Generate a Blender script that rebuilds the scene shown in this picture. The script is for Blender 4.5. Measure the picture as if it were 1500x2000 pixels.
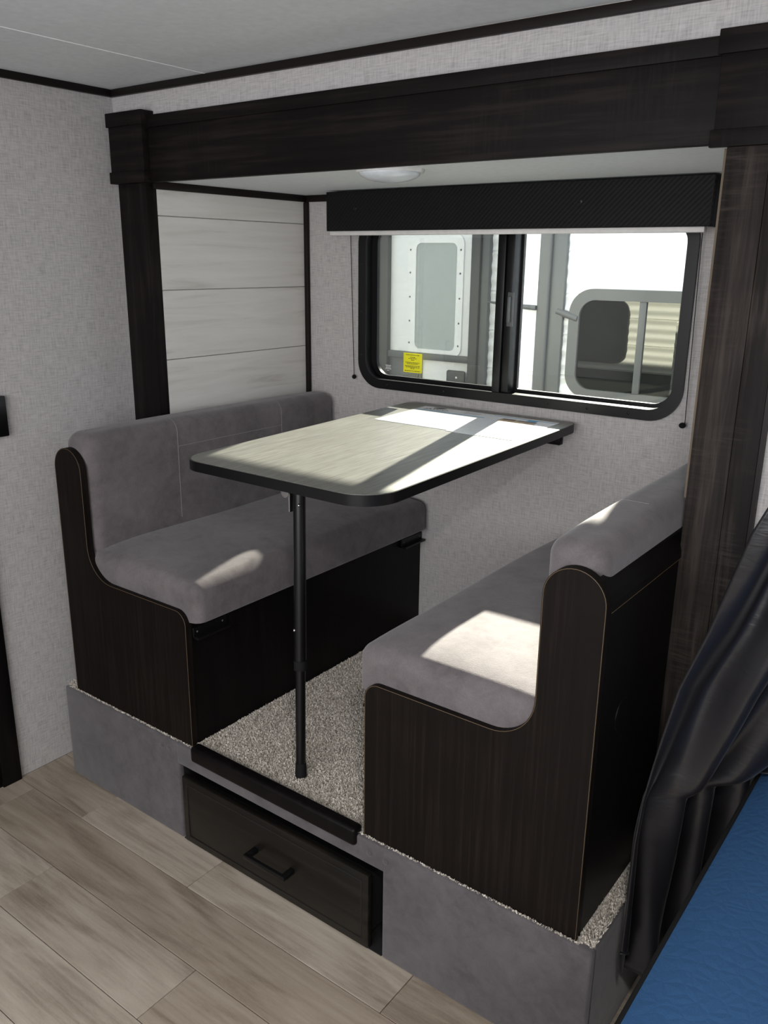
import bpy, bmesh, math, random
import numpy as np
from mathutils import Vector, Matrix
random.seed(7); rng = np.random.default_rng(7)
for o in list(bpy.data.objects): bpy.data.objects.remove(o)
scene = bpy.context.scene
C = scene.collection
PI = math.pi

# ------------------------------------------------------------------ camera
CAM = (2.057, -1.2174, 1.4841); YAW, PITCH, ROLL = map(math.radians, (36.7242, -16.6398, 0.6634)); F = 1651.7
fw = Vector((-math.sin(YAW)*math.cos(PITCH), math.cos(YAW)*math.cos(PITCH), math.sin(PITCH)))
rt = Vector((math.cos(YAW), math.sin(YAW), 0)); up = rt.cross(fw)
rt, up = rt*math.cos(ROLL)+up*math.sin(ROLL), up*math.cos(ROLL)-rt*math.sin(ROLL)
cd = bpy.data.cameras.new('camera'); cam = bpy.data.objects.new('camera', cd); C.objects.link(cam)
cam.matrix_world = Matrix(((rt.x, up.x, -fw.x, CAM[0]), (rt.y, up.y, -fw.y, CAM[1]), (rt.z, up.z, -fw.z, CAM[2]), (0, 0, 0, 1)))
cd.sensor_fit = 'HORIZONTAL'; cd.sensor_width = 36; cd.lens = 36*F/1500; cd.clip_start = .02
scene.camera = cam
# ------------------------------------------------------------------ sky, sun, added fill light, exposure
w = bpy.data.worlds.new('sky'); scene.world = w; w.use_nodes = True
bg = w.node_tree.nodes['Background']; bg.inputs[0].default_value = (.80, .88, 1, 1); bg.inputs[1].default_value = 2.8
sd = bpy.data.lights.new('sun', 'SUN'); sd.energy = 38; sd.angle = math.radians(.9); sd.color = (1, .935, .81)
sun = bpy.data.objects.new('sun', sd); C.objects.link(sun); sun.location = (0, 6, 5)
sun.rotation_euler = Vector((.215, -1, -.50)).to_track_quat('-Z', 'Y').to_euler()
def area(name, loc, direction, sx, sy, power, col):
    l = bpy.data.lights.new(name, 'AREA'); l.shape = 'RECTANGLE'; l.size = sx; l.size_y = sy; l.energy = power; l.color = col
    o = bpy.data.objects.new(name, l); C.objects.link(o); o.location = loc
    o.rotation_euler = Vector(direction).to_track_quat('-Z', 'Y').to_euler(); return o
area('rear_fill_light', (1.75, -2.47, 1.30), (0, 1, 0), 2.5, 1.0, 42, (1, .975, .95))  # unseen fill light added behind the viewer in place of a flash
vs = scene.view_settings; vs.view_transform = 'Standard'; vs.look = 'None'; vs.exposure = 0; vs.gamma = 1; vs.use_curve_mapping = False

# ------------------------------------------------------------------ materials
MATS = {}
class NT:
    def __init__(s, name, rough=.6, spec=.5):
        s.m = bpy.data.materials.new(name); s.m.use_nodes = True; s.t = s.m.node_tree; s.n = s.t.nodes; s.l = s.t.links
        s.b = s.n['Principled BSDF']; s.b.inputs['Roughness'].default_value = rough; s.b.inputs['Specular IOR Level'].default_value = spec
        MATS[name] = s.m
    def new(s, typ, **kw):
        n = s.n.new(typ)
        for k, v in kw.items(): setattr(n, k, v)
        return n
    def link(s, a, b): s.l.new(a, b)
    def coord(s, scale=(1, 1, 1), rot=(0, 0, 0)):
        if not hasattr(s, 'tc'): s.tc = s.new('ShaderNodeTexCoord')
        mp = s.new('ShaderNodeMapping'); mp.inputs['Scale'].default_value = scale; mp.inputs['Rotation'].default_value = rot
        s.link(s.tc.outputs['Object'], mp.inputs[0]); return mp.outputs[0]
    def noise(s, vec, scale=1, detail=2, rough=.5, dist=0):
        n = s.new('ShaderNodeTexNoise'); n.inputs['Scale'].default_value = scale; n.inputs['Detail'].default_value = detail
        n.inputs['Roughness'].default_value = rough; n.inputs['Distortion'].default_value = dist
        s.link(vec, n.inputs['Vector']); return n.outputs['Fac']
    def ramp(s, fac, stops):
        r = s.new('ShaderNodeValToRGB'); e = r.color_ramp.elements
        while len(e) < len(stops): e.new(.5)
        for i, (p, c) in enumerate(stops): e[i].position = p; e[i].color = (*c, 1)
        s.link(fac, r.inputs[0]); return r.outputs[0]
    def mix(s, a, b, fac=.5, mode='MIX'):
        n = s.new('ShaderNodeMix', data_type='RGBA', blend_type=mode)
        for v, i in ((fac, 0), (a, 6), (b, 7)):
            if isinstance(v, (int, float)): n.inputs[i].default_value = v
            elif isinstance(v, tuple): n.inputs[i].default_value = (*v, 1)
            else: s.link(v, n.inputs[i])
        return n.outputs[2]
    def math(s, op, a, b):
        n = s.new('ShaderNodeMath', operation=op)
        for i, v in enumerate((a, b)):
            if isinstance(v, (int, float)): n.inputs[i].default_value = v
            else: s.link(v, n.inputs[i])
        return n.outputs[0]
    def color(s, c):
        if isinstance(c, tuple): s.b.inputs['Base Color'].default_value = (*c, 1)
        else: s.link(c, s.b.inputs['Base Color'])
    def bump(s, h, strength=.3, dist=.002):
        n = s.new('ShaderNodeBump'); n.inputs['Strength'].default_value = strength; n.inputs['Distance'].default_value = dist
        s.link(h, n.inputs['Height']); s.link(n.outputs[0], s.b.inputs['Normal'])
def plain(name, col, rough=.5, spec=.5, metal=0, bump=0):
    t = NT(name, rough, spec); v = t.coord(); n = t.noise(v, 60, 3)
    t.color(t.mix(tuple(c*.88 for c in col), tuple(min(1, c*1.1) for c in col), n)); t.b.inputs['Metallic'].default_value = metal
    if bump: t.bump(n, bump)
    return t.m
def wallpaper(name, base, contrast=.30):
    t = NT(name, .75, .3); tc = t.new('ShaderNodeTexCoord'); t.tc = tc
    sp = t.new('ShaderNodeSeparateXYZ'); t.link(tc.outputs['Object'], sp.inputs[0])
    h = t.math('ADD', sp.outputs[0], sp.outputs[1])
    def thr(a, b):
        c = t.new('ShaderNodeCombineXYZ'); t.link(t.math('MULTIPLY', h, a), c.inputs[0]); t.link(t.math('MULTIPLY', sp.outputs[2], b), c.inputs[1])
        return t.noise(c.outputs[0], 1, 2, .6)
    n = t.math('ADD', thr(330, 26), thr(28, 330)); f = t.math('MULTIPLY', n, .5)
    lo = tuple(c*(1-contrast*1.5) for c in base); hi = tuple(min(1, c*(1+contrast)) for c in base)
    col = t.ramp(f, [(.30, lo), (.5, base), (.70, hi)])
    big = t.noise(t.coord((3, 3, 3)), 1, 2)
    t.color(t.mix(col, t.mix(col, (.93, .93, .95), 1, 'MULTIPLY'), big)); t.bump(f, .25, .001); return t.m
def wood(name, base, streak, axis, rough=.45, amt=1.0, saw=0, spec=.4, fine=60):
    t = NT(name, rough, spec); sc = [fine]*3; sc[axis] = 2.5
    n = t.noise(t.coord(tuple(sc)), 1, 5, .65, .3); big = t.noise(t.coord((6, 6, 6)), 1, 3)
    f = t.math('MULTIPLY', n, t.math('ADD', t.math('MULTIPLY', big, .8), .6))
    col = t.ramp(f, [(.28, base), (.5, tuple(b+(s-b)*.35*amt for b, s in zip(base, streak))), (.72, streak)])
    if saw:
        sc2 = [14, 14, 14]; sc2[axis] = 170
        sn = t.noise(t.coord(tuple(sc2)), 1, 3, .6); patch = t.ramp(t.noise(t.coord((5, 5, 5)), 1, 2), [(.48, (0, 0, 0)), (.66, (1, 1, 1))])
        col = t.mix(col, streak, t.math('MULTIPLY', t.math('MULTIPLY', t.ramp(sn, [(.45, (0, 0, 0)), (.7, (1, 1, 1))]), patch), saw))
    t.color(col); t.bump(n, .12, .001); return t.m
def suede(name, base):
    t = NT(name, .95, .15); a = t.noise(t.coord((7, 7, 7)), 1, 4, .6, .6); b = t.noise(t.coord((420, 420, 420)), 1, 2)
    m = t.noise(t.coord((34, 34, 34)), 1, 4, .65, .4); a = t.math('ADD', t.math('MULTIPLY', a, .58), t.math('MULTIPLY', m, .42))
    c = t.ramp(a, [(.34, tuple(x*.70 for x in base)), (.5, base), (.66, tuple(x*1.25 for x in base))])
    t.color(t.mix(c, t.mix(c, (.72, .72, .72), 1, 'MULTIPLY'), b)); t.bump(b, .35, .0012)
    t.b.inputs['Sheen Weight'].default_value = .25; t.b.inputs['Sheen Roughness'].default_value = .5; return t.m
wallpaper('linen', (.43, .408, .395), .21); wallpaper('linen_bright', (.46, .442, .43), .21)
plain('ceiling_white', (.69, .725, .745), .6, .2); plain('ceiling_bead', (.85, .86, .86), .5)
wood('dark_trim_x', (.0042, .0035, .0033), (.0165, .0128, .0115), 0, .55, .7, .6, .09)
wood('dark_trim_z', (.0042, .0036, .0034), (.016, .0128, .0115), 2, .55, .7, .6, .09)
wood('weathered', (.0070, .0058, .0053), (.046, .036, .031), 2, .6, .8, .9, .12)
wood('weathered_dark', (.0055, .0047, .0044), (.050, .040, .035), 2, .6, .5, .95, .12)
wood('espresso', (.0054, .0041, .0036), (.0140, .0102, .0086), 2, .5, .7, 0, .09, 170)
wood('espresso_back', (.0032, .0028, .0028), (.0075, .0062, .0058), 2, .4, .6, 0, .13)
wood('drawer_wood', (.0055, .0050, .0043), (.017, .0140, .011), 0, .32, .8, 0, .25)
plain('black_trim', (.009, .0062, .0055), .45, .2); plain('black_metal', (.004, .004, .0045), .35, .35); plain('black_rubber', (.006, .006, .006), .8, .2)
plain('black_frame', (.0045, .0045, .005), .35, .3); plain('tan_edge', (.11, .072, .036), .6); plain('raw_board', (.13, .10, .07), .8)
plain('chrome', (.6, .6, .6), .25, .5, 1); plain('steel_grey', (.075, .08, .08), .45, .5); plain('trim_grey', (.08, .082, .08), .5); plain('jamb_grey', (.04, .04, .038), .5)
plain('white_plastic', (.72, .72, .72), .35); plain('hem_white', (.62, .60, .58), .6); plain('dome', (.62, .66, .70), .2)
suede('suede', (.142, .124, .128)); suede('suede_apron', (.105, .094, .099)); plain('thread', (.24, .225, .23), .9)
plain('white_paint', (.80, .81, .80), .45); plain('paper', (.86, .87, .88), .22, .8); plain('print_blue', (.08, .30, .50), .6); plain('print_black', (.02, .02, .025), .6)
plain('print_tan', (.45, .33, .20), .6); plain('print_brown', (.16, .11, .08), .6); plain('print_grey', (.3, .3, .32), .6); plain('sticker_yellow', (.88, .82, .02), .5)
plain('gravel', (.32, .30, .28), .95); plain('roofing', (.6, .6, .58), .8); plain('dark_inside', (.006, .005, .005), .8); plain('skirt_shadow_dark', (.03, .035, .03), .7)
# shiplap
t = NT('shiplap', .6, .3); oi = t.new('ShaderNodeObjectInfo'); mp = t.coord((30, 2.2, 30)); add = t.new('ShaderNodeVectorMath', operation='ADD')
t.link(mp, add.inputs[0]); t.link(oi.outputs['Random'], add.inputs[1]); n = t.noise(add.outputs[0], 1, 5, .6, .8)
t.color(t.ramp(n, [(.22, (.47, .445, .415)), (.45, (.62, .60, .57)), (.75, (.69, .67, .645))])); t.bump(n, .1, .001)
# vinyl plank
t = NT('vinyl_plank', .45, .4); oi = t.new('ShaderNodeObjectInfo'); sc = t.new('ShaderNodeVectorMath', operation='SCALE'); sc.inputs[3].default_value = 1
cmb = t.new('ShaderNodeCombineXYZ'); t.link(t.math('MULTIPLY', oi.outputs['Random'], 37), cmb.inputs[0]); t.link(t.math('MULTIPLY', oi.outputs['Random'], 53), cmb.inputs[1])
def off(v):
    a = t.new('ShaderNodeVectorMath', operation='ADD'); t.link(v, a.inputs[0]); t.link(cmb.outputs[0], a.inputs[1]); return a.outputs[0]
g1 = t.noise(off(t.coord((5, 80, 20))), 1, 5, .65, .5); g2 = t.noise(off(t.coord((2.5, 12, 5))), 1, 3, .6, .7); g3 = t.noise(off(t.coord((90, 400, 50))), 1, 2)
f = t.math('ADD', t.math('ADD', t.math('MULTIPLY', g1, .34), t.math('MULTIPLY', g2, .56)), t.math('MULTIPLY', g3, .1))
c = t.ramp(f, [(.34, (.235, .190, .147)), (.5, (.415, .355, .290)), (.66, (.53, .468, .395))])
t.color(t.mix(c, t.mix(c, (.70, .66, .62), 1, 'MULTIPLY'), oi.outputs['Random'])); t.bump(g1, .08, .001)
# carpet pile
t = NT('carpet', .95, .1); a = t.noise(t.coord((230, 230, 230)), 1, 2); b = t.noise(t.coord((9, 9, 9)), 1, 3)
t.color(t.mix(t.ramp(a, [(.30, (.26, .23, .195)), (.5, (.60, .55, .49)), (.70, (.93, .88, .80))]), (.8, .77, .74), t.math('MULTIPLY', b, .7), 'MULTIPLY'))
# tabletop laminate
t = NT('table_laminate', .40, 1.0); a = t.noise(t.coord((170, 9, 9)), 1, 4, .65, .6); b = t.noise(t.coord((8, 4, 4)), 1, 3)
t.color(t.mix(t.ramp(a, [(.28, (.115, .114, .098)), (.52, (.215, .213, .186)), (.75, (.30, .296, .262))]), (.7, .7, .7), t.math('MULTIPLY', b, .6), 'MULTIPLY')); t.bump(a, .06, .0006)
# satin curtain
t = NT('satin', .30, .5); a = t.noise(t.coord((14, 14, 55)), 1, 3, .5, 1.2); b = t.noise(t.coord((900, 900, 900)), 1, 1)
t.color((.0065, .006, .0075)); t.bump(t.math('ADD', t.math('MULTIPLY', a, .8), t.math('MULTIPLY', b, .04)), .16, .004)
t.b.inputs['Sheen Weight'].default_value = .05; t.b.inputs['Sheen Roughness'].default_value = .4
# blue ticking
t = NT('blue_ticking', .75, .3); a = t.noise(t.coord((600, 600, 600)), 1, 2); vo = t.new('ShaderNodeTexVoronoi', feature='DISTANCE_TO_EDGE'); vo.inputs['Scale'].default_value = 48
t.link(t.coord((1, 1, .2)), vo.inputs['Vector'])
t.color(t.mix((.015, .055, .140), (.030, .092, .205), a)); t.bump(t.math('ADD', vo.outputs['Distance'], t.math('MULTIPLY', a, .15)), .4, .003)
# valance fabric: woven diamond relief
t = NT('valance_fabric', .55, .15); wv = t.new('ShaderNodeTexWave', wave_type='BANDS', bands_direction='DIAGONAL'); wv.inputs['Scale'].default_value = 46
t.link(t.coord((1, 1, -1)), wv.inputs['Vector']); wv2 = t.new('ShaderNodeTexWave', wave_type='BANDS', bands_direction='DIAGONAL'); wv2.inputs['Scale'].default_value = 46
t.link(t.coord((1, 1, 1)), wv2.inputs['Vector']); h = t.math('MULTIPLY', wv.outputs['Fac'], t.math('ADD', t.math('MULTIPLY', wv2.outputs['Fac'], .4), .6))
t.color(t.mix((.0035, .0035, .004), (.0085, .008, .009), h)); t.bump(h, .3, .0015)
# glass kinds
def glass(name, gloss, tint=(1, 1, 1)):
    t = NT(name); tr = t.new('ShaderNodeBsdfTransparent'); tr.inputs[0].default_value = (*tint, 1); gl = t.new('ShaderNodeBsdfGlossy'); gl.inputs['Roughness'].default_value = .02
    mx = t.new('ShaderNodeMixShader'); mx.inputs[0].default_value = gloss; t.link(tr.outputs[0], mx.inputs[1]); t.link(gl.outputs[0], mx.inputs[2])
    t.link(mx.outputs[0], t.n['Material Output'].inputs[0]); return t.m
glass('clear_glass', .05, (.95, .97, .96))
t = NT('insect_screen'); tr = t.new('ShaderNodeBsdfTransparent'); df = t.new('ShaderNodeBsdfDiffuse'); df.inputs[0].default_value = (.10, .10, .10, 1)
mx = t.new('ShaderNodeMixShader'); mx.inputs[0].default_value = .58; t.link(tr.outputs[0], mx.inputs[1]); t.link(df.outputs[0], mx.inputs[2]); t.link(mx.outputs[0], t.n['Material Output'].inputs[0])
t = NT('mirror_pane'); df = t.new('ShaderNodeBsdfDiffuse'); df.inputs[0].default_value = (.004, .0055, .0045, 1); gl = t.new('ShaderNodeBsdfGlossy'); gl.inputs['Roughness'].default_value = .01
mx = t.new('ShaderNodeMixShader'); mx.inputs[0].default_value = .10; t.link(df.outputs[0], mx.inputs[1]); t.link(gl.outputs[0], mx.inputs[2]); t.link(mx.outputs[0], t.n['Material Output'].inputs[0])
plain('frosted', (.36, .40, .39), .5); plain('siding_white', (.80, .81, .80), .45); plain('siding_cream', (.64, .65, .55), .5); plain('dark_glass', (.004, .006, .004), .3, .1)

# ------------------------------------------------------------------ mesh helpers (world coordinates in, parent offset removed)
def wloc(o):
    v = Vector((0, 0, 0))
    while o is not None: v += o.location; o = o.parent
    return v
def link(name, me, mat, parent=None, smooth=False):
    o = bpy.data.objects.new(name, me); C.objects.link(o)
    if mat: me.materials.append(MATS[mat])
    if parent is not None:
        o.parent = parent; off_ = wloc(parent)
        if off_.length > 0: me.transform(Matrix.Translation(-off_))
    if smooth: me.shade_smooth()
    return o
def obj(name, bm, mat, parent=None, smooth=False, auto=None):
    bmesh.ops.recalc_face_normals(bm, faces=bm.faces)
    me = bpy.data.meshes.new(name); bm.to_mesh(me); bm.free()
    o = link(name, me, mat, parent, smooth)
    if auto is not None: me.shade_smooth(); me.set_sharp_from_angle(angle=math.radians(auto))
    return o
def base_obj(name, bm, mat, **kw):
    o = obj(name, bm, mat, **kw); return o
def add_box(bm, lo, hi, bev=0, seg=2):
    r = bmesh.ops.create_cube(bm, size=1); vs_ = r['verts']
    for v in vs_: v.co = Vector([lo[i]+(v.co[i]+.5)*(hi[i]-lo[i]) for i in range(3)])
    if bev:
        es = list({e for v in vs_ for e in v.link_edges})
        bmesh.ops.bevel(bm, geom=es, offset=bev, segments=seg, affect='EDGES', profile=.5)
    return bm
def box(lo, hi, bev=0, seg=2): return add_box(bmesh.new(), lo, hi, bev, seg)
def part(name, lo, hi, mat, parent=None, bev=0, seg=2): return obj(name, box(lo, hi, bev, seg), mat, parent, auto=35 if bev else None)
def add_tube(bm, pts, r, n=8, caps=True, closed=False):
    pts = [Vector(p) for p in pts]; rings = []
    rad = r if isinstance(r, (list, tuple)) else [r]*len(pts); nrm = None
    for i, p in enumerate(pts):
        a = pts[i-1] if (i > 0 or closed) else p; b = pts[(i+1) % len(pts)] if (i < len(pts)-1 or closed) else p
        tg = (b-a).normalized()
        if nrm is None: nrm = tg.orthogonal().normalized()
        nrm = (nrm - tg*nrm.dot(tg)).normalized(); bi = tg.cross(nrm)
        rings.append([bm.verts.new(p+(nrm*math.cos(2*PI*k/n)+bi*math.sin(2*PI*k/n))*rad[i]) for k in range(n)])
    m = len(rings)
    for i in range(m if closed else m-1):
        A, B = rings[i], rings[(i+1) % m]
        for k in range(n): bm.faces.new((A[k], A[(k+1) % n], B[(k+1) % n], B[k]))
    if caps and not closed: bm.faces.new(rings[0][::-1]); bm.faces.new(rings[-1])
    return bm
def tube(pts, r, n=8, closed=False): return add_tube(bmesh.new(), pts, r, n, True, closed)
def add_prism(bm, poly, f, d0, d1):
    A = [bm.verts.new(f(a, b, d0)) for a, b in poly]; B = [bm.verts.new(f(a, b, d1)) for a, b in poly]; n = len(poly)
    bm.faces.new(A[::-1]); bm.faces.new(B)
    for i in range(n): bm.faces.new((A[i], A[(i+1) % n], B[(i+1) % n], B[i]))
    return bm
XZ = lambda a, b, d: (a, d, b)
XY = lambda a, b, d: (a, b, d)
YZ = lambda a, b, d: (d, a, b)
def rrect(x0, x1, y0, y1, r, n=8):
    rs = r if isinstance(r, (list, tuple)) else [r]*4   # corners: x1y1, x0y1, x0y0, x1y0
    out = []
    for (cx, cy, a0), q in zip(((x1, y1, 0), (x0, y1, 90), (x0, y0, 180), (x1, y0, 270)), rs):
        sx = -1 if cx == x1 else 1; sy = -1 if cy == y1 else 1
        for k in range(n+1):
            a = math.radians(a0+90*k/n); out.append((cx+sx*q+q*math.cos(a), cy+sy*q+q*math.sin(a)))
    return out
def ring(bm, outer, inner, f, d0, d1):
    n = len(outer); L = [[bm.verts.new(f(a, b, d)) for a, b in P] for P, d in ((outer, d0), (inner, d0), (inner, d1), (outer, d1))]
    for q in range(4):
        A, B = L[q], L[(q+1) % 4]
        for i in range(n): bm.faces.new((A[i], A[(i+1) % n], B[(i+1) % n], B[i]))
    return bm
def outer_match(inner, x0, x1, y0, y1):
    cx, cy = (x0+x1)/2, (y0+y1)/2; n = len(inner); q = n//4; out = []
    cor = [(x1, y1), (x0, y1), (x0, y0), (x1, y0)]
    for i, (a, b) in enumerate(inner):
        k = i//q; j = (i % q)/(q-1); c = cor[k % 4]
        if k == 0: p = (x1, b) if j < .5 else (a, y1)
        elif k == 1: p = (a, y1) if j < .5 else (x0, b)
        elif k == 2: p = (x0, b) if j < .5 else (a, y0)
        else: p = (a, y0) if j < .5 else (x1, b)
        if abs(j-.5) < 1e-6: p = c
        out.append(p)
    return out
def empty(name, loc, label=None, cat=None, group=None, kind=None):
    o = bpy.data.objects.new(name, None); C.objects.link(o); o.location = loc; o.empty_display_size = .05
    return tag(o, label, cat, group, kind)
def tag(o, label=None, cat=None, group=None, kind=None):
    for k, v in (('label', label), ('category', cat), ('group', group), ('kind', kind)):
        if v: o[k] = v
    return o
def struct(o, label=None, cat=None): return tag(o, label, cat, None, 'structure')
def text_mesh(name, s, size, f, mat, parent, thick=.0001):
    cu = bpy.data.curves.new(name, 'FONT'); cu.body = s; cu.size = size; cu.align_x = 'CENTER'; cu.align_y = 'CENTER'
    tmp = bpy.data.objects.new(name, cu); C.objects.link(tmp); bpy.context.view_layer.update()
    me = bpy.data.meshes.new_from_object(tmp.evaluated_get(bpy.context.evaluated_depsgraph_get())); bpy.data.objects.remove(tmp)
    for v in me.vertices: v.co = f(v.co.x, v.co.y)
    return link(name, me, mat, parent)

# ------------------------------------------------------------------ dimensions
XR, YW, ZC = -.102, .39, 1.924            # room left wall, opening wall face, ceiling
W, ZB, YB = 1.6286, .2885, 1.0235         # raised floor width, height, slide-out back wall
XS, ZSC = .0443, 1.684                    # slide-out left wall face, slide-out ceiling
X2, Y2 = 3.4, -2.5                        # room right and rear walls

# ------------------------------------------------------------------ room structure
fl = struct(obj('floor', box((XR-.03, Y2-.03, -.04), (X2+.03, YW+.03, -.004)), 'dark_inside'), 'weathered grey-brown wood plank floor in front of the dinette', 'floor')
PW = .156
for r in range(-16, 4):
    y0 = -.117+PW*r; y1 = y0+PW
    y0c, y1c = max(y0, Y2), min(y1, YW)
    if y1c-y0c < .01: continue
    if r == 0: js = [.205, .645, 1.24, 2.15, 3.06]
    elif r == -2: js = [.32, .857, 1.77, 2.68]
    elif r == -1: js = [-.02, 1.42, 2.33, 3.2]
    else:
        s = rng.uniform(-.1, .8); js = [s+.6*k for k in range(6)]
    xs = [XR]+[j for j in js if XR+.03 < j < X2-.03]+[X2]
    for a, b in zip(xs[:-1], xs[1:]): part('plank', (a+.0009, y0c+.0009, -.004), (b-.0009, y1c-.0009, 0), 'vinyl_plank', fl, .0006, 1)
ce = struct(obj('ceiling', box((XR-.03, Y2-.03, ZC+.004), (X2+.03, YW+.03, ZC+.04)), 'ceiling_white'), 'smooth pale grey room ceiling with one panel seam', 'ceiling')
part('ceiling_panel', (XR-.02, Y2, ZC), (.290, YW+.02, ZC+.004), 'ceiling_white', ce); part('ceiling_panel', (.292, Y2, ZC), (X2, YW+.02, ZC+.004), 'ceiling_white', ce)
part('seam_bead', (.2895, Y2, ZC-.0012), (.2925, YW, ZC+.001), 'ceiling_bead', ce)
struct(obj('wall_left', box((XR-.03, Y2, 0), (XR, YW+.03, ZC)), 'linen_bright'), 'grey linen-textured room wall left of the dinette', 'wall')
bm = bmesh.new()
add_box(bm, (XR, YW, 1.70), (X2, YW+.03, ZC)); add_box(bm, (XR, YW, 0), (-.03, YW+.03, 1.70)); add_box(bm, (1.66, YW, 0), (X2, YW+.03, 1.70))
struct(obj('wall_front', bm, 'linen_bright'), 'grey linen-textured wall strip above the dark beam', 'wall')
struct(obj('wall_right', box((X2, Y2, 0), (X2+.03, YW+.03, ZC)), 'linen_bright'), 'grey linen wall on the bed side', 'wall')
bm = bmesh.new(); wi = rrect(.5, 3.0, .8, 1.8, .05, 6); ring(bm, outer_match(wi, XR, X2, 0, ZC), wi, XZ, Y2-.03, Y2)  # unseen opening, added to hold the fill light
struct(obj('wall_rear', bm, 'linen_bright'), 'grey linen wall behind the viewer with a wide opening added for the fill light', 'wall')
struct(part('trim_1', (XR, Y2, ZC-.019), (XR+.012, YW-.012, ZC), 'black_trim', None, .002), 'thin dark cove trim along the left wall and ceiling', 'trim')
struct(part('trim_2', (XR, YW-.012, ZC-.019), (X2, YW, ZC), 'black_trim', None, .002), 'thin dark cove trim above the beam at the ceiling', 'trim')

# slide-out shell
sl = struct(obj('wall_slide_left', box((XS-.05, YW+.01, .2), (XS-.010, YB+.04, 1.75)), 'shiplap'), 'whitewashed shiplap board wall behind the far bench', 'wall')
zs_ = [.30, .60, .797, .995, 1.1931, 1.3915, 1.594, ZSC]
for a, b in zip(zs_[:-1], zs_[1:]): part('board', (XS-.010, YW+.012, a+.0009), (XS, YB, b-.0009), 'shiplap', sl, .0012, 1)
struct(obj('wall_slide_right', box((1.600, YW+.03, .2), (1.65, YB+.04, 1.75)), 'linen'), 'grey linen side wall behind the near bench', 'wall')
wo = rrect(.300, 1.338, 1.097, 1.60, .07, 10); bm = bmesh.new(); ring(bm, outer_match(wo, XS-.05, 1.65, .2, 1.75), wo, XZ, YB, YB+.045)
struct(obj('wall_back', bm, 'linen'), 'grey linen-textured wall around the dinette window', 'wall')
struct(obj('ceiling_slide', box((XS-.05, YW, ZSC), (1.65, YB+.04, ZSC+.03)), 'ceiling_white'), 'pale lowered ceiling inside the dinette alcove', 'ceiling')
struct(part('trim_3', (XS, YW+.002, ZSC-.021), (XS+.010, YB, ZSC), 'black_trim', None, .002), 'dark trim between shiplap boards and alcove ceiling', 'trim')
struct(part('trim_4', (XS+.010, YB-.010, ZSC-.021), (1.60, YB, ZSC), 'black_trim', None, .002), 'dark trim above the window blind on back wall', 'trim')
struct(part('trim_5', (XS, YB-.014, .95), (XS+.017, YB, ZSC-.021), 'black_trim', None, .003), 'dark vertical corner strip beside the shiplap boards', 'trim')

# beam and posts
be = struct(empty('trim_6', (.8, .38, 1.678)), 'long dark-stained wooden beam over the dinette opening', 'beam')
part('beam_board', (.068, .370, 1.678), (1.565, .390, 1.8434), 'dark_trim_x', be, .0015); part('cap_strip', (.068, .364, 1.814), (1.565, .3705, 1.8445), 'dark_trim_x', be, .0015)
pl = struct(empty('trim_7', (-.015, .38, 0)), 'dark-stained column with stepped block beside the left wall', 'column')
part('column_board', (-.076, .370, 0), (.0445, .406, 1.678), 'dark_trim_z', pl, .001)
part('block', (-.076, .350, 1.69), (.068, .389, 1.835), 'dark_trim_x', pl, .0015)
part('block_cap', (-.082, .346, 1.822), (.072, .389, 1.8575), 'dark_trim_x', pl, .0015); part('block_foot', (-.080, .346, 1.677), (.070, .389, 1.707), 'dark_trim_x', pl, .0015)
pr = struct(empty('trim_8', (1.65, .38, 0)), 'wide dark weathered post with saw marks beside the curtain', 'post')
part('post_board', (1.589, .370, 0), (1.660, .390, 1.678), 'weathered', pr, .001); part('post_board', (1.6603, .3715, 0), (1.706, .390, 1.678), 'weathered_dark', pr, .001)
part('edge_strip', (1.706, .374, 0), (1.713, .390, 1.678), 'black_trim', pr)
part('jamb_strip', (1.579, .3915, 1.05), (1.5885, .404, 1.673), 'raw_board', pr)
part('block', (1.566, .362, 1.69), (1.735, .3695, 1.835), 'dark_trim_x', pr, .0015)
part('block_cap', (1.560, .357, 1.815), (1.742, .3695, 1.853), 'dark_trim_x', pr, .0015); part('block_foot', (1.561, .358, 1.672), (1.741, .3695, 1.700), 'dark_trim_x', pr, .0015)

# door casing and wall plate at the left edge
dr = struct(empty('door_1', (XR+.01, -.35, 0)), 'dark door casing at the lower left edge of the room wall', 'door')
part('casing', (XR, -.172, 0), (XR+.014, -.114, 1.86), 'espresso_back', dr, .002); part('leaf', (XR, -.80, 0), (XR+.006, -.172, 1.83), 'espresso_back', dr, .002)
wp = tag(part('wall_panel', (XR, -.20, 1.018), (XR+.016, -.030, 1.126), 'black_metal', None, .003), 'small black rectangular control panel on the left wall', 'panel')

# ------------------------------------------------------------------ raised floor platform
pf = empty('platform', (W/2, .0, 0), 'raised dinette platform skirted in grey suede with a dark drawer', 'platform')
def apron(name, x0, x1, z0, z1, bevs=.006):
    return part(name, (x0, 0, z0), (x1, .018, z1), 'suede_apron', pf, bevs, 3)
apron('apron_panel', .0, .4955, .0, ZB); apron('apron_panel', 1.1552, W, .0, ZB); apron('apron_flap', .490, 1.1605, .2264, ZB-.002, .004)
part('side_panel', (W-.018, .016, 0), (W, .372, ZB), 'suede_apron', pf, .005, 3); part('side_panel', (0, .016, 0), (.018, .372, ZB), 'suede_apron', pf, .005, 3)
for x in (.430, .458, 1.120, 1.164):
    bm = bmesh.new(); bmesh.ops.create_uvsphere(bm, u_segments=14, v_segments=8, radius=.0075)
    for v in bm.verts: v.co = Vector((x+v.co.x, -.0003+v.co.y*.35, ZB-.032+v.co.z))
    obj('cover_button', bm, 'suede_apron', pf, True)
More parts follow.
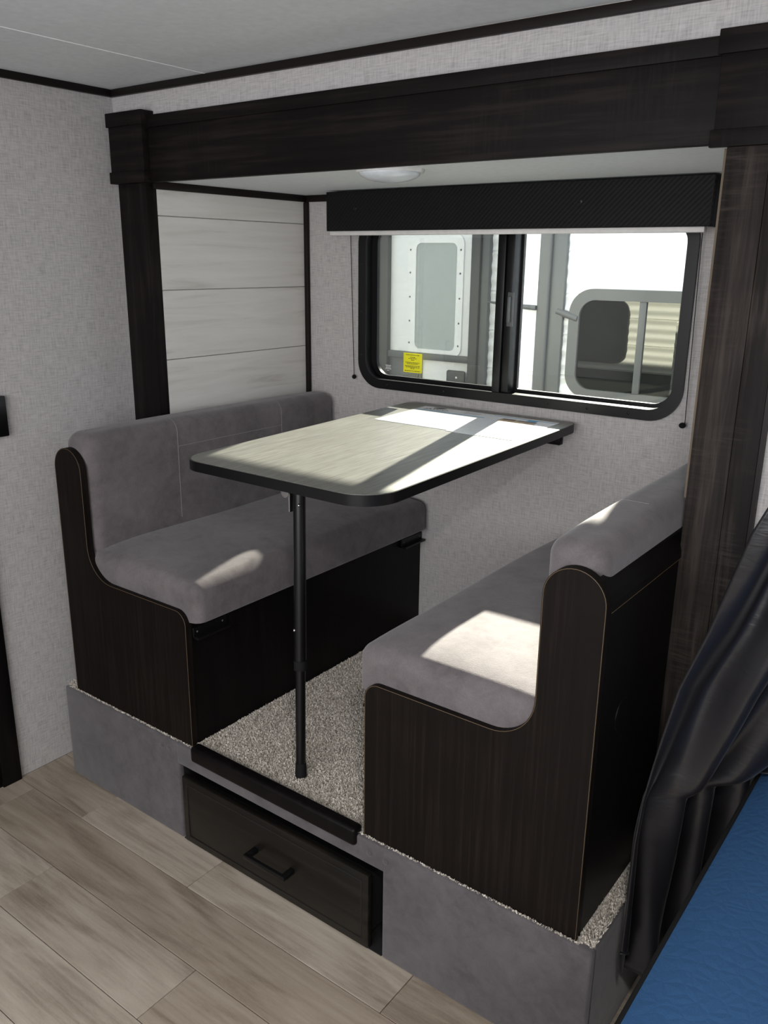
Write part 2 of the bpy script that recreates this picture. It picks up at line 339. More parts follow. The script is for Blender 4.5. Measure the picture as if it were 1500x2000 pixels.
bm = bmesh.new(); add_box(bm, (.497, .30, 0), (1.1535, .31, .226)); add_box(bm, (.486, .018, 0), (.4945, .31, .226)); add_box(bm, (1.1565, .018, 0), (1.165, .31, .226)); add_box(bm, (.486, .018, .2275), (1.165, .31, .232))
add_box(bm, (.497, .002, .0003), (1.1535, .30, .003)); obj('drawer_cavity', bm, 'dark_inside', pf)
part('nosing', (.553, -.010, .2600), (1.086, .022, .3035), 'espresso_back', pf, .009, 4)
dw = obj('drawer', box((.510, -.006, .006), (1.122, .012, .200), .004, 2), 'drawer_wood', pf, auto=35)
part('drawer_box', (.525, .012, .02), (1.105, .26, .17), 'dark_inside', dw)
bm = bmesh.new(); ring(bm, rrect(.528, 1.104, .024, .182, .001, 2), rrect(.5305, 1.1015, .0265, .1795, .001, 2), XZ, -.0068, -.004); obj('panel_groove', bm, 'dark_inside', dw)
bm = bmesh.new(); add_box(bm, (.770, -.044, .098), (.904, -.034, .110), .002); add_box(bm, (.770, -.036, .098), (.784, -.005, .110), .0015); add_box(bm, (.890, -.036, .098), (.904, -.005, .110), .0015)
obj('handle', bm, 'black_metal', dw, auto=35)
# carpeted floor of the alcove
fs_ = struct(obj('floor_slide', box((.0185, .0185, ZB-.02), (W-.0185, YB+.04, ZB)), 'carpet'), 'speckled grey-beige shag carpet on the raised floor between the benches', 'floor')
def pile(rects, dens):
    P = []
    for x0, x1, y0, y1 in rects:
        n = int((x1-x0)*(y1-y0)*dens); P.append(np.stack([rng.uniform(x0, x1, n), rng.uniform(y0, y1, n), np.full(n, ZB)], 1))
    P = np.concatenate(P); n = len(P); a = rng.uniform(0, 2*PI, n); h = rng.uniform(.004, .0085, n); wd = rng.uniform(.0009, .0017, n); ln = rng.uniform(-.005, .005, (n, 2))
    sm = P[:, 1] < .0155; h[sm] *= .45; ln[sm] *= .4; d = np.stack([np.cos(a), np.sin(a), np.zeros(n)], 1)*wd[:, None]; tip = P+np.stack([ln[:, 0], ln[:, 1], h], 1)
    V = np.empty((n, 4, 3)); V[:, 0] = P-d; V[:, 1] = P+d; V[:, 2] = tip+d*.6; V[:, 3] = tip-d*.6
    me = bpy.data.meshes.new('carpet_pile'); me.vertices.add(4*n); me.vertices.foreach_set('co', V.reshape(-1)); me.loops.add(4*n); me.polygons.add(n)
    me.loops.foreach_set('vertex_index', np.arange(4*n, dtype=np.int32)); me.polygons.foreach_set('loop_start', np.arange(0, 4*n, 4, dtype=np.int32)); me.polygons.foreach_set('loop_total', np.full(n, 4, dtype=np.int32))
    me.update(); me.validate(); return me
cp = link('carpet_pile', pile([(.548, 1.092, .016, 1.0), (1.595, W-.004, .012, .365), (.02, 1.60, .005, .011), (.003, .045, .01, .36)], 260000), 'carpet', fs_)
cp['kind'] = 'stuff'

# ------------------------------------------------------------------ benches
YP, ZPT, UP, RAIL, WB = .010, 1.0042, .115, .657, .4955
def profile():
    p = [(0, ZB+.001), (0, ZPT-UP/2)]
    for k in range(1, 21): a = PI-PI*k/20; p.append((UP/2+UP/2*math.cos(a), ZPT-UP/2+UP/2*math.sin(a)))
    R = .088
    for k in range(0, 13): a = PI+PI/2*k/12; p.append((UP+R+R*math.cos(a), RAIL+R+R*math.sin(a)))
    r = .036
    for k in range(0, 9): a = PI/2-PI/2*k/8; p.append((WB-r+r*math.cos(a), RAIL-r+r*math.sin(a)))
    p.append((WB, ZB+.001)); return p
def cushion_grid(lo, hi, r, nmid, f):
    ax = []
    for i in range(3):
        a, b = lo[i], hi[i]; ax.append(np.concatenate([np.linspace(a, a+r, 7)[:-1], np.linspace(a+r, b-r, nmid[i]), np.linspace(b-r, b, 7)[1:]]))
    bm = bmesh.new(); idx = {}
    def vert(i, j, k):
        if (i, j, k) not in idx: idx[(i, j, k)] = bm.verts.new(f(ax[0][i], ax[1][j], ax[2][k]))
        return idx[(i, j, k)]
    n = [len(a) for a in ax]
    for d in range(3):
        e, g = (d+1) % 3, (d+2) % 3
        for s in (0, n[d]-1):
            for i in range(n[e]-1):
                for j in range(n[g]-1):
                    q = []
                    for di, dj in ((0, 0), (1, 0), (1, 1), (0, 1)):
                        c = [0, 0, 0]; c[d] = s; c[e] = i+di; c[g] = j+dj; q.append(vert(*c))
                    bm.faces.new(q)
    return bm
def bench(side, label, group):
    X = (lambda x: .0482+x) if side < 0 else (lambda x: 1.5920-x)
    root = empty('dinette_bench', (X(WB/2), .5, ZB), label, 'bench', group)
    prof = profile(); P = lambda a, b, d: (X(a), d, b)
    ep = obj('end_panel', add_prism(bmesh.new(), prof, P, YP, YP+.018), 'espresso', root)
    off_ = []
    for i, (a, b) in enumerate(prof):
        p0 = prof[max(i-1, 0)]; p1 = prof[min(i+1, len(prof)-1)]; tx, tz = p1[0]-p0[0], p1[1]-p0[1]; L = math.hypot(tx, tz) or 1
        off_.append((X(a+tz/L*.0016), YP-.0001, b-tx/L*.0016))
    obj('edge_line', tube(off_, .0006, 5), 'tan_edge', ep)
    def bx(name, x0, x1, y0, y1, z0, z1, mat, bev=0, par=None):
        a, b = sorted((X(x0), X(x1))); return part(name, (a, y0, z0), (b, y1, z1), mat, par or root, bev)
    bx('front_panel', WB-.020, WB-.004, YP+.018, YB, ZB+.001, .628, 'espresso_back')
    bx('back_panel', .002, .014, YP+.018, YB, ZB+.001, .934, 'espresso_back')
    bx('seat_deck', .014, WB-.020, YP+.018, YB, .612, .628, 'espresso_back')
    bm = bmesh.new(); add_prism(bm, [(-.001, .934), (-.001, .949), (.004, .966), (.012, .981), (.024, .992), (.024, .934)], P, YP+.018, YB); rl = obj('back_rail', bm, 'espresso_back', root)
    obj('edge_line', tube([(X(-.0008), YP+.02, .9342), (X(-.0008), YB, .9342)], .0008, 5), 'tan_edge', rl)
    if side > 0:
        bm = bmesh.new(); bmesh.ops.create_cone(bm, cap_ends=True, segments=32, radius1=.033, radius2=.032, depth=.002)
        for v in bm.verts: v.co = Vector((X(.0015)+v.co.z, .135+v.co.x, .700+v.co.y))
        obj('access_plug', bm, 'espresso_back', root, auto=35)
    # seat cushion
    lo, hi, r = (.075, YP+.012, .629), (WB+.030, YB-.006, .724), .028
    def fs(x, y, z):
        p = [x, y, z]; q = [min(max(p[0], lo[0]), hi[0]-r), min(max(p[1], lo[1]+r), hi[1]-r), min(max(p[2], lo[2]+.006), hi[2]-r)]; d = [p[i]-q[i] for i in range(3)]; L = math.sqrt(sum(t*t for t in d))
        if L > r: p = [q[i]+d[i]/L*r for i in range(3)]
        u = 2*(p[0]-lo[0])/(hi[0]-lo[0])-1; v = 2*(p[1]-lo[1])/(hi[1]-lo[1])-1; tt = (p[2]-lo[2])/(hi[2]-lo[2])
        p[2] += .024*max(0, 1-u**4)**.8*max(0, 1-abs(v)**6)**.8*tt + .002*math.sin(9*p[1]+4*p[0])*tt
        return (X(p[0]), p[1], p[2])
    obj('seat_cushion', cushion_grid(lo, hi, r, (14, 30, 3), fs), 'suede', root, True)
    # backrest cushion
    lo2, hi2, r2 = (.016, YP+.004, .700), (.126, YB-.006, 1.040), .036
    def fb(x, y, z):
        p = [x, y, z]; q = [min(max(p[i], lo2[i]+r2), hi2[i]-r2) for i in range(3)]; d = [p[i]-q[i] for i in range(3)]; L = math.sqrt(sum(t*t for t in d))
        if L > 1e-9: p = [q[i]+d[i]/L*r2 for i in range(3)]
        v = 2*(p[1]-lo2[1])/(hi2[1]-lo2[1])-1; s = (p[0]-lo2[0])/(hi2[0]-lo2[0])
        if p[1] < YP+.020: p[0] = min(p[0], UP-.001) if p[2] < ZPT else p[0]
        p[2] += .006*max(0, 1-abs(v)**4)*(1 if z > .9 else 0); p[0] += .006*max(0, 1-abs(v)**4)*s
        if p[1] < YP+.018 and p[2] < ZPT-.002:      # tucked behind the end panel
            p[1] = YP+.0185
        return (X(p[0]), p[1], p[2])
    # cushion starts behind the panel, slightly proud above it
    lo2 = (.016, YP+.0185, .700)
    bc = obj('backrest_cushion', cushion_grid(lo2, hi2, r2, (5, 34, 14), fb), 'suede', root, True)
    def cross(y, e):
        pts = []
        for z in np.linspace(.76, hi2[2]-r2, 12): pts.append((hi2[0], z))
        for k in range(1, 9): a = PI/2*k/8; pts.append((hi2[0]-r2+r2*math.cos(PI/2*k/8), hi2[2]-r2+r2*math.sin(a)))
        pts.append((lo2[0]+r2, hi2[2]))
        out = []
        for x, z in pts:
            v = fb(x, y, z); out.append((v[0], v[1], v[2]))
        return out
    for y in (.317, .742): obj('seam', tube(cross(y, 0), .0009, 5), 'thread', bc)
    pts = [fb(hi2[0], y, .963) for y in np.linspace(.317, .742, 20)]; obj('seam', tube(pts, .0009, 5), 'thread', bc)
    # cleats that carry the lowered table
    for y0, y1 in ((.030, .137), (.905, 1.018)):
        bm = bmesh.new(); a, b = sorted((X(WB-.004), X(WB+.004))); add_box(bm, (a, y0, .583), (b, y1, .612), .001)
        a, b = sorted((X(WB-.004), X(WB+.020))); add_box(bm, (a, y0, .583), (b, y1, .589), .001)
        cl = obj('support_cleat', bm, 'black_metal', root)
        for y in (y0+.012, y1-.012):
            bm = bmesh.new(); bmesh.ops.create_uvsphere(bm, u_segments=10, v_segments=6, radius=.0028)
            for v in bm.verts: v.co = Vector((X(WB+.004)+v.co.x*.5, y+v.co.y, .600+v.co.z))
            obj('screw', bm, 'steel_grey', cl, True)
    return root
bench(-1, 'grey suede dinette bench with dark wood end panel against shiplap wall', 'dinette benches')
bench(1, 'grey suede dinette bench with sunlit seat, its dark back towards the bed', 'dinette benches')

# ------------------------------------------------------------------ table
TX0, TX1, TY0, TY1 = .4992, 1.0803, .0544, 1.0075
def tz(y): return 1.0285+(y-TY0)*.0189
tb = empty('dinette_table', (.79, .53, ZB), 'grey woodgrain dinette table with black edge on one folding leg', 'table')
RC = [.035, .035, .062, .085]
def sheared(poly, za, zb, mat, name, par, auto=40):
    bm = bmesh.new(); add_prism(bm, poly, lambda a, b, d: (a, b, tz(b)+d), za, zb); return obj(name, bm, mat, par)
top = sheared(rrect(TX0+.003, TX1-.003, TY0+.003, TY1-.003, RC, 10), -.022, 0, 'table_laminate', 'tabletop', tb)
oR = rrect(TX0, TX1, TY0, TY1, RC, 10); iR = rrect(TX0+.0028, TX1-.0028, TY0+.0028, TY1-.0028, RC, 10); bm = bmesh.new()
ring(bm, oR, iR, lambda a, b, d: (a, b, tz(b)+d), -.024, -.0006); obj('edge_band', bm, 'black_frame', top, auto=40)
part('wall_rail', (.56, YB-.022, .975), (1.03, YB, 1.008), 'espresso_back', tb, .002)
a = Vector((.849, .081, ZB+.004)); b = Vector((.8065, .140, tz(.15)-.022)); dv = b-a
def on(z): return a+dv*((z-a.z)/dv.z)
lg = obj('folding_leg', tube([on(.575), on(.60), b], .0142, 16), 'black_metal', tb, auto=50)
obj('lower_tube', tube([on(ZB+.03), on(.60)], .0118, 16), 'black_metal', lg, auto=50); obj('collar', tube([on(.562), on(.585)], .0152, 16), 'black_rubber', lg, auto=50)
obj('foot_cap', tube([a, on(ZB+.035), on(ZB+.04)], [.0140, .0130, .0125], 16), 'black_rubber', lg, auto=50)
bm = bmesh.new(); add_box(bm, (b.x-.019, b.y-.018, b.z-.075), (b.x-.0143, b.y+.018, b.z), .001); add_box(bm, (b.x-.03, b.y-.03, b.z-.004), (b.x+.03, b.y+.03, b.z+.0006), .001); obj('hinge_bracket', bm, 'chrome', lg)
bm = bmesh.new(); bmesh.ops.create_cone(bm, cap_ends=True, segments=20, radius1=.013, radius2=.011, depth=.006)
for v in bm.verts: v.co = Vector((b.x-.024+v.co.x*.9, b.y-.020+v.co.z, b.z-.028+v.co.y))
obj('lock_knob', bm, 'chrome', lg, auto=40)
for z, dx in ((.955, .010), (.66, -.006)):
    q = on(z); bm = bmesh.new(); bmesh.ops.create_uvsphere(bm, u_segments=10, v_segments=6, radius=.0036)
    for v in bm.verts: v.co = Vector((q.x+dx+v.co.x, q.y-.0130+v.co.y, q.z+v.co.z))
    obj('rivet', bm, 'chrome', lg, True)

# brochure on the table
br = empty('brochure', (.81, .84, tz(.84)), 'white printed brochure lying open on the sunlit table', 'brochure')
TT = lambda a, b, d: (a, b, tz(b)+d)
def flat(name, poly, mat, par, d0=.0013, d1=.0015): return obj(name, add_prism(bmesh.new(), poly, TT, d0, d1), mat, par)
sh = flat('page', [(.588, .700), (.838, .700), (.838, .965), (.588, .965)], 'paper', br, .0002, .0012); s2 = flat('page', [(.838, .690), (1.040, .690), (1.040, .968), (.838, .968)], 'paper', br, .0002, .0012)
rc = lambda x0, x1, y0, y1: [(x0, y0), (x1, y0), (x1, y1), (x0, y1)]
flat('blue_rule', rc(.592, .832, .903, .908), 'print_blue', sh); flat('blue_rule', rc(.842, 1.035, .950, .954), 'print_blue', s2)
text_mesh('logo_word', 'JAYCO', .027, lambda u, v: (.652+u, .928+v*.8, tz(.928+v*.8)+.0017), 'print_black', sh)
flat('logo_mark', [(.630, .944), (.650, .945), (.676, .950), (.660, .953), (.670, .961), (.642, .958), (.628, .951)], 'print_black', sh)
for i in range(3): flat('text_line', rc(.745, .80, .930+.008*i, .932+.008*i), 'print_grey', sh)
for i in range(6): flat('text_line', rc(.60, .80-.02*(i % 3), .86-.022*i, .8615-.022*i), 'paper', sh)
flat('picture', rc(.880, .990, .893, .930), 'print_tan', s2); flat('picture', rc(.885, .925, .915, .931), 'print_brown', s2, .0014, .0017); flat('picture', rc(.955, .985, .930, .950), 'print_blue', s2)
flat('picture', rc(.935, .992, .915, .929), 'print_brown', s2, .0014, .0017); flat('picture', rc(.965, .998, .893, .903), 'print_brown', s2, .0014, .0017)

# ------------------------------------------------------------------ window
wn = struct(empty('window_1', (.82, YB, 1.075)), 'black framed sliding window with rounded corners behind the table', 'window')
bm = bmesh.new(); ring(bm, rrect(.279, 1.360, 1.075, 1.622, .088, 10), rrect(.309, 1.331, 1.105, 1.592, .062, 10), XZ, YB-.012, YB+.001); obj('frame', bm, 'black_frame', wn, auto=40)
bm = bmesh.new(); ring(bm, rrect(.301, 1.339, 1.098, 1.599, .068, 10), rrect(.309, 1.331, 1.105, 1.592, .062, 10), XZ, YB, YB+.062); obj('jamb_liner', bm, 'black_frame', wn, auto=40)
bm = bmesh.new(); ring(bm, rrect(.309, .825, 1.105, 1.592, [.004, .062, .062, .004], 8), rrect(.331, .803, 1.116, 1.580, [.003, .046, .046, .003], 8), XZ, YB+.022, YB+.034); sf = obj('sash', bm, 'black_frame', wn, auto=40)
bm = bmesh.new(); ring(bm, rrect(.830, 1.331, 1.105, 1.592, [.062, .004, .004, .062], 8), rrect(.848, 1.316, 1.114, 1.580, [.052, .003, .003, .052], 8), XZ, YB+.040, YB+.052); sf2 = obj('sash', bm, 'black_frame', wn, auto=40)
part('mullion', (.790, YB-.010, 1.1052), (.816, YB+.040, 1.592), 'black_frame', wn, .002); part('mullion', (.818, YB-.004, 1.1052), (.842, YB+.050, 1.592), 'black_frame', wn, .002)
bm = bmesh.new(); add_box(bm, (.834, YB-.020, 1.312), (.842, YB-.004, 1.385), .002); add_box(bm, (.828, YB-.007, 1.300), (.848, YB-.003, 1.397), .0015); obj('latch', bm, 'steel_grey', wn, auto=35)
g1 = obj('pane', add_prism(bmesh.new(), rrect(.329, .805, 1.114, 1.582, [.003, .046, .046, .003], 8), XZ, YB+.0275, YB+.0285), 'clear_glass', wn)
g2 = obj('pane', add_prism(bmesh.new(), rrect(.846, 1.318, 1.112, 1.582, [.052, .003, .003, .052], 8), XZ, YB+.0455, YB+.0465), 'clear_glass', wn)
bm = bmesh.new(); vs_ = [bm.verts.new((a, YB+.055, b)) for a, b in rrect(.315, .83, 1.108, 1.588, [.003, .055, .055, .003], 8)]; bm.faces.new(vs_); obj('insect_screen', bm, 'insect_screen', wn)
st = obj('yellow_sticker', add_prism(bmesh.new(), rc(.438, .510, 1.132, 1.194), XZ, YB+.0265, YB+.0272), 'sticker_yellow', g1); st['label'] = 'yellow warning sticker with fine black print'
random.seed(3)
bm = bmesh.new()
for i, z in enumerate((1.188, 1.181, 1.177, 1.172, 1.164, 1.160, 1.153, 1.149, 1.145, 1.137)):
    wd = (.026, .010, .016, .006, .028, .022, .029, .027, .008, .031)[i]; x = .474-wd
    while x < .474+wd:
        l_ = random.uniform(.003, .008); add_box(bm, (x, YB+.0261, z-.0009), (min(x+l_, .474+wd), YB+.0264, z+.0009)); x += l_+.0016
obj('sticker_print', bm, 'print_black', g1)
bm = bmesh.new()
for i, z in enumerate((1.148, 1.144, 1.140, 1.136, 1.131)):
    wd = (.011, .009, .010, .012, .004)[i]; x = .376-wd
    while x < .376+wd: l_ = random.uniform(.002, .006); add_box(bm, (x, YB+.0266, z-.0008), (min(x+l_, .376+wd), YB+.0270, z+.0008)); x += l_+.0014
obj('etched_mark', bm, 'white_plastic', g1)
for x, z in ((.40, 1.090), (.62, 1.090), (.98, 1.090), (1.10, 1.090), (1.22, 1.090), (.294, 1.47), (.294, 1.32), (.294, 1.18)):
    bm = bmesh.new(); bmesh.ops.create_uvsphere(bm, u_segments=10, v_segments=6, radius=.0035)
    for v in bm.verts: v.co = Vector((x+v.co.x, YB-.012+v.co.y*.4, z+v.co.z))
    obj('screw', bm, 'black_metal', wn, True)
# roller shade in its valance
rs = empty('roller_shade', (.83, .95, 1.555), 'black patterned window valance with a white shade hem and cords', 'window blind')
bm = bmesh.new(); add_box(bm, (.2456, .8935, 1.566), (1.4177, .9055, 1.680), .002); add_box(bm, (.2456, .9055, 1.566), (.2576, YB-.012, 1.680), .002); add_box(bm, (1.4057, .9055, 1.566), (1.4177, YB-.012, 1.680), .002); add_box(bm, (.2576, .9055, 1.672), (1.4057, YB-.012, 1.680))
vl = obj('valance', bm, 'valance_fabric', rs)
for x in (.36, 1.09):
    bm = bmesh.new(); bmesh.ops.create_uvsphere(bm, u_segments=14, v_segments=8, radius=.006)
    for v in bm.verts: v.co = Vector((x+v.co.x, .8935+v.co.y*.3, 1.630+v.co.z))
    obj('button', bm, 'black_metal', vl, True)
part('shade_hem', (.250, .903, 1.553), (1.402, .925, 1.5665), 'hem_white', rs, .003)
obj('shade_roll', tube([(.26, .955, 1.612), (1.403, .955, 1.612)], .030, 20), 'hem_white', rs, auto=40)
for x0, x1, z1 in ((.2465, .262, 1.108), (1.3665, 1.377, 1.079)):
    y = YB-.018 if x0 > 1 else YB-.012
    cdn = obj('pull_cord', tube([(x0, y, 1.58), ((x0+x1)/2, y, (1.58+z1)/2), (x1, y, z1)], .0011, 6), 'black_rubber', rs)
    bm = bmesh.new(); bmesh.ops.create_uvsphere(bm, u_segments=14, v_segments=10, radius=.0075)
    for v in bm.verts: v.co = Vector((x1+v.co.x*(1.2 if x0 > 1 else 1)-(.006 if x0 > 1 else 0), y+v.co.y, z1-.004+v.co.z))
    obj('bead', bm, 'black_rubber', cdn, True)
# ceiling light
cl = empty('ceiling_light', (.80, .475, ZSC), 'low white dome light on the alcove ceiling behind the beam', 'light fixture')
bm = bmesh.new(); bmesh.ops.create_cone(bm, cap_ends=True, segments=40, radius1=.078, radius2=.082, depth=.008)
for v in bm.verts: v.co = Vector((.80+v.co.x, .475+v.co.y, ZSC-.004+v.co.z))
obj('base_ring', bm, 'white_plastic', cl, auto=40)
bm = bmesh.new(); bmesh.ops.create_uvsphere(bm, u_segments=36, v_segments=18, radius=1)
for v in bm.verts: v.co = Vector((.80+v.co.x*.072, .475+v.co.y*.072, ZSC-.007+min(v.co.z, 0)*.022))
obj('lens', bm, 'dome', cl, True)

# unseen puck lamp added above the viewer to brighten the room like a flash
pk = empty('added_fill_lamp', (2.16, -1.20, ZC), 'round white unseen fill lamp added on the room ceiling above the bed', 'light fixture')
bm = bmesh.new(); bmesh.ops.create_cone(bm, cap_ends=True, segments=36, radius1=.085, radius2=.095, depth=.016)
for v in bm.verts: v.co = Vector((2.16+v.co.x, -1.20+v.co.y, ZC-.008+v.co.z))
obj('housing', bm, 'white_plastic', pk, auto=40)
pd = bpy.data.lights.new('fill_lamp_light', 'AREA'); pd.shape = 'DISK'; pd.size = .14; pd.energy = 15; pd.color = (1, .97, .93)
po = bpy.data.objects.new('fill_lamp_light', pd); C.objects.link(po); po.location = (2.16, -1.20, ZC-.018)

# ------------------------------------------------------------------ bed and curtain
bd = empty('bed', (2.5, -.3, 0), 'low bed with bright blue mattress in the lower right corner', 'bed')
part('bed_base', (1.83, -1.0, 0), (3.38, .355, .42), 'espresso_back', bd, .004)
mt = part('mattress', (1.802, -1.04, .421), (3.39, .358, .580), 'black_rubber', bd, .012, 3)
bm = bmesh.new(); NX, NY = 40, 36; G = []
for i in range(NX+1):
    row = []
    for j in range(NY+1):
        u, v = i/NX, j/NY; x = 1.806+u*1.58; y = -1.036+v*1.39; e = min(u*1.58, (1-u)*1.58, v*1.39, (1-v)*1.39)
        z = .5805+.022*min(1, e/.05)**.5+.0012*math.sin(23*x+5*y)
        row.append(bm.verts.new((x, y, z)))
    G.append(row)
for i in range(NX):
    for j in range(NY): bm.faces.new((G[i][j], G[i+1][j], G[i+1][j+1], G[i][j+1]))
obj('mattress_top', bm, 'blue_ticking', mt, True)
obj('piping', tube([(1.803, -1.03, .579), (1.803, .35, .579)], .004, 8), 'black_rubber', mt, auto=60)
# curtain: gathered satin sheet hanging down between bench platform and bed
Lp = [(.20, 1.662, .045), (.35, 1.660, .06), (.50, 1.660, .065), (.58, 1.662, .078), (.64, 1.668, .088), (.72, 1.680, .092), (.80, 1.693, .098), (.91, 1.727, .10), (1.09, 1.772, .10), (1.14, 1.792, .10), (1.5, 1.92, .12), (1.88, 2.06, .16)]
Rp = [(.20, 1.770, .30), (.35, 1.775, .31), (.50, 1.782, .32), (.58, 1.785, .33), (.605, 1.88, .335), (.64, 1.92, .335), (.72, 1.98, .335), (.80, 2.03, .335), (.91, 2.08, .335), (1.09, 2.14, .335), (1.14, 2.16, .335), (1.5, 2.26, .335), (1.88, 2.38, .335)]
zz = np.array([p[0] for p in Lp]); zr = np.array([p[0] for p in Rp]); nz, ns = 150, 90; bm = bmesh.new(); G = []
for i in range(nz+1):
    z = .20+(1.88-.20)*(i/nz)**1.1; row = []
    lx, ly = np.interp(z, zz, [p[1] for p in Lp]), np.interp(z, zz, [p[2] for p in Lp]); rx, ry = np.interp(z, zr, [p[1] for p in Rp]), np.interp(z, zr, [p[2] for p in Rp])
    for j in range(ns+1):
        s = j/ns; x = lx+(rx-lx)*s; y = ly+(ry-ly)*s; nx_, ny_ = (ry-ly), -(rx-lx); L = math.hypot(nx_, ny_) or 1; nx_, ny_ = nx_/L, ny_/L
        env = min(1, s/.08); ph = 2*PI*(3.4*s+.34*math.sin(2.6*z+.2)+.10*z)
        dsp = env*(.024*math.sin(ph)+.006*math.sin(1.7*ph+1.4+7*z)+.004*math.sin(16*z+11*s)*math.sin(9*s+5*z))
        x += nx_*dsp; y += ny_*dsp
        zb_ = z
        if s < .1: zb_ = max(z, .275)
        if z < .600: x = min(x, 1.792)
        y = min(y, .348); zb_ = max(zb_, .607) if x > 1.797 else zb_; row.append(bm.verts.new((max(x, W+.008), y, zb_ if i else zb_)))
    G.append(row)
for i in range(nz):
    for j in range(ns): bm.faces.new((G[i][j], G[i][j+1], G[i+1][j+1], G[i+1][j]))
cu = obj('curtain', bm, 'satin', None, True); cu.modifiers.new('thickness', 'SOLIDIFY').thickness = .0015
tag(cu, 'black satin curtain gathered between the weathered post and the bed', 'curtain')

# ------------------------------------------------------------------ outside: neighbouring trailer and own siding
YN = 3.10
def siding(name, x0, x1, z0, z1, y, s, mat, parent=None, per=.072, amp=.008):
    bm = bmesh.new(); n = int((z1-z0)/per)*12; A = []
    for i in range(n+1):
        z = z0+(z1-z0)*i/n; ph = ((z-z0)/per) % 1; k = int((z-z0)/per)
        d = amp*(.5+.5*math.cos(2*PI*ph)) + (amp*.9 if (k % 3 == 0 and ph < .09) else 0)*-1
        A.append((bm.verts.new((x0, y+s*d, z)), bm.verts.new((x1, y+s*d, z))))
    for (a, b), (c, d) in zip(A[:-1], A[1:]): bm.faces.new((a, b, d, c))
    for q in (0, 1):
        back = [bm.verts.new((A[i][q].co.x, y-s*.04, A[i][q].co.z)) for i in (0, n)]
        bm.faces.new([a[q] for a in A]+[back[1], back[0]])
    return obj(name, bm, mat, parent, auto=50)
nb = empty('neighbour_trailer', (-.5, YN+.6, -.7), 'white ribbed travel trailer parked outside the window', 'trailer')
siding('siding', -.435, 3.2, -.2, 1.96, YN, -1, 'siding_white', nb); siding('siding', -3.6, -1.26, -.2, 1.96, YN, -1, 'siding_white', nb)
part('body', (-3.6, YN+.045, -.25), (3.2, YN+2.2, 1.96), 'siding_white', nb); part('roof', (-3.65, YN-.03, 1.96), (3.25, YN+2.25, 2.0), 'roofing', nb, .01); part('skirt', (-3.5, YN+.1, -.7), (3.1, YN+2.1, -.25), 'skirt_shadow_dark', nb)
nd = part('entry_door', (-1.222, YN-.02, -.1), (-.537, YN+.03, 1.93), 'white_paint', nb, .004)
part('jamb', (-1.34, YN-.055, -.1), (-1.115, YN+.02, 1.95), 'jamb_grey', nb, .01); part('jamb', (-1.255, YN-.065, -.1), (-1.225, YN-.05, 1.95), 'steel_grey', nb, .004); part('jamb', (-.537, YN-.05, -.1), (-.478, YN+.03, 1.95), 'jamb_grey', nb, .006); part('jamb', (-.476, YN-.035, -.1), (-.425, YN+.03, 1.95), 'steel_grey', nb, .006)
bm = bmesh.new(); ring(bm, rrect(-.985, -.595, .93, 1.63, .06, 8), rrect(-.925, -.640, .968, 1.578, .035, 8), XZ, YN-.032, YN-.018); dwf = obj('door_window_frame', bm, 'white_paint', nd, auto=40)
obj('frosted_pane', add_prism(bmesh.new(), rrect(-.928, -.637, .965, 1.581, .035, 8), XZ, YN-.026, YN-.0195), 'frosted', nd)
for z in (1.0, 1.13, 1.27, 1.41, 1.54):
    for x in (-.965, -.615):
        bm = bmesh.new(); bmesh.ops.create_uvsphere(bm, u_segments=8, v_segments=5, radius=.006)
        for v in bm.verts: v.co = Vector((x+v.co.x, YN-.032+v.co.y*.5, z+v.co.z))
        obj('rivet', bm, 'trim_grey', nd, True)
part('door_rail', (-1.13, YN-.045, .905), (-.537, YN-.018, .945), 'steel_grey', nd, .004); part('lower_panel', (-1.115, YN-.028, .2), (-.895, YN-.018, .905), 'trim_grey', nd, .003); part('lower_post', (-.885, YN-.034, .2), (-.868, YN-.018, .905), 'steel_grey', nd, .002)
bk = part('hinge_plate', (-.670, YN-.060, .60), (-.545, YN-.045, .860), 'jamb_grey', nb, .012)
for z in (.70, .82):
    bm = bmesh.new(); bmesh.ops.create_uvsphere(bm, u_segments=8, v_segments=5, radius=.007)
    for v in bm.verts: v.co = Vector((-.60+v.co.x, YN-.061+v.co.y*.5, z+v.co.z))
    obj('bolt', bm, 'white_plastic', bk, True)
part('corner_post', (-.114, YN-.050, -.2), (-.045, YN+.0, 1.955), 'trim_grey', nb, .012, 3); part('corner_post', (-.046, YN-.030, -.2), (.036, YN+.0, 1.955), 'steel_grey', nb, .004)
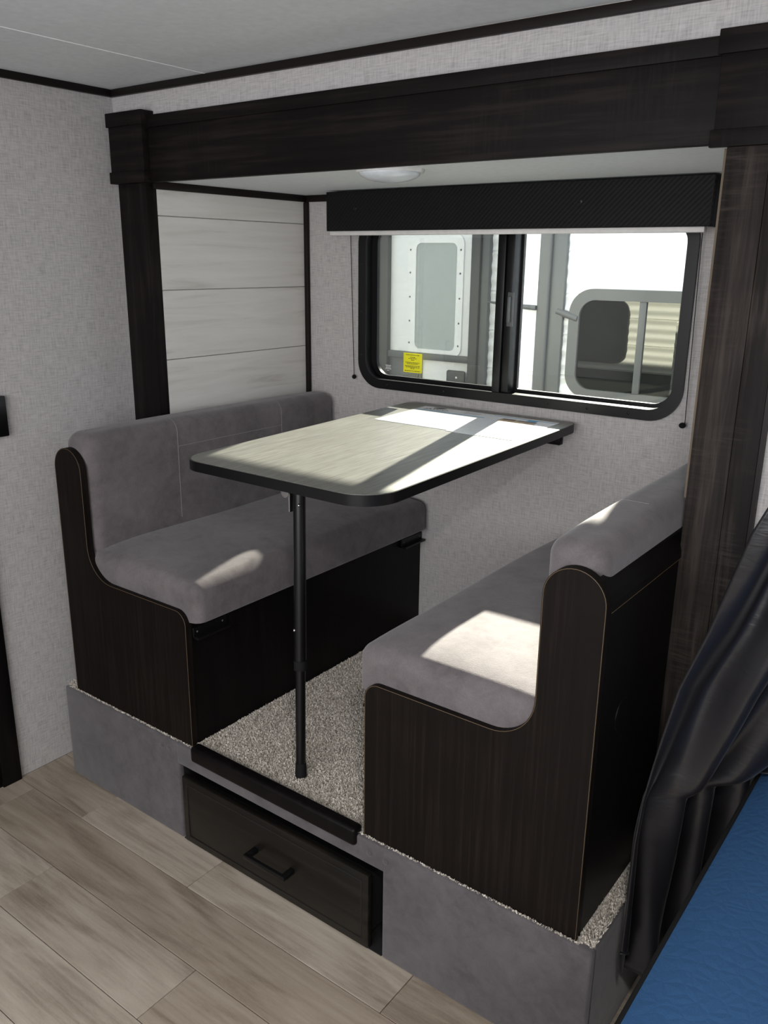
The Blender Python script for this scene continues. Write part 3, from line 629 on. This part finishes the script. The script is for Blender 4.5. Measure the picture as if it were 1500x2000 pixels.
bm = bmesh.new(); add_tube(bm, [(-.42, YN-.045, 1.262), (-.29, YN-.05, 1.248), (-.114, YN-.05, 1.240)], [.004, .012, .014], 8); add_tube(bm, [(.0, YN-.022, 1.228), (.12, YN-.022, 1.192)], .018, 10); obj('awning_arm', bm, 'trim_grey', nb, auto=50)
nw = obj('window_frame', ring(bmesh.new(), rrect(.072, 1.02, .777, 1.349, .13, 10), rrect(.130, .965, .825, 1.292, .085, 10), XZ, YN-.030, YN+.004), 'trim_grey', nb, auto=40)
part('window_mullion', (.452, YN-.026, .825), (.488, YN+.003, 1.292), 'trim_grey', nw, .003)
obj('window_pane', add_prism(bmesh.new(), rrect(.128, .967, .823, 1.294, .085, 10), XZ, YN-.014, YN-.010), 'mirror_pane', nw)
# own outer wall beside the slide-out, sunlit
ow = empty('outer_wall', (-1.3, .45, .62), 'cream ribbed outer siding of this trailer, seen reflected outside', 'siding')
siding('siding', -3.0, -.010, .60, 1.95, .43, 1, 'siding_cream', ow); part('underbody', (-3.0, .425, -.5), (1.64, .47, .19), 'skirt_shadow_dark', ow); part('shadow_sheet', (-3.0, .425, .19), (-.012, .44, .60), 'skirt_shadow_dark', ow)  # last part: dark sheet put in for shadow and ground under the trailer
ef = obj('window_frame', ring(bmesh.new(), rrect(-1.35, -.62, .66, 1.19, .11, 8), rrect(-1.33, -.64, .68, 1.17, .09, 8), XZ, .44, .456), 'black_frame', ow, auto=40)
obj('window_pane', add_prism(bmesh.new(), rrect(-1.335, -.635, .675, 1.175, .09, 8), XZ, .446, .450), 'dark_glass', ef)
part('added_sun_shield', (-.02, YB+.07, 1.728), (1.67, 1.515, 1.745), 'roofing', ow, .003); part('added_shield_edge', (-.02, 1.49, 1.726), (1.67, 1.53, 1.766), 'white_plastic', ow, .012, 3)  # unseen awning added outside to cut off high sun
siding('slide_siding', -.008, 1.652, .19, 1.08, YB+.066, 1, 'siding_cream', ow)
struct(obj('ground', box((-7, .6, -.8), (8, 7, -.7)), 'gravel'), 'gravel ground outside between the trailers', 'ground')
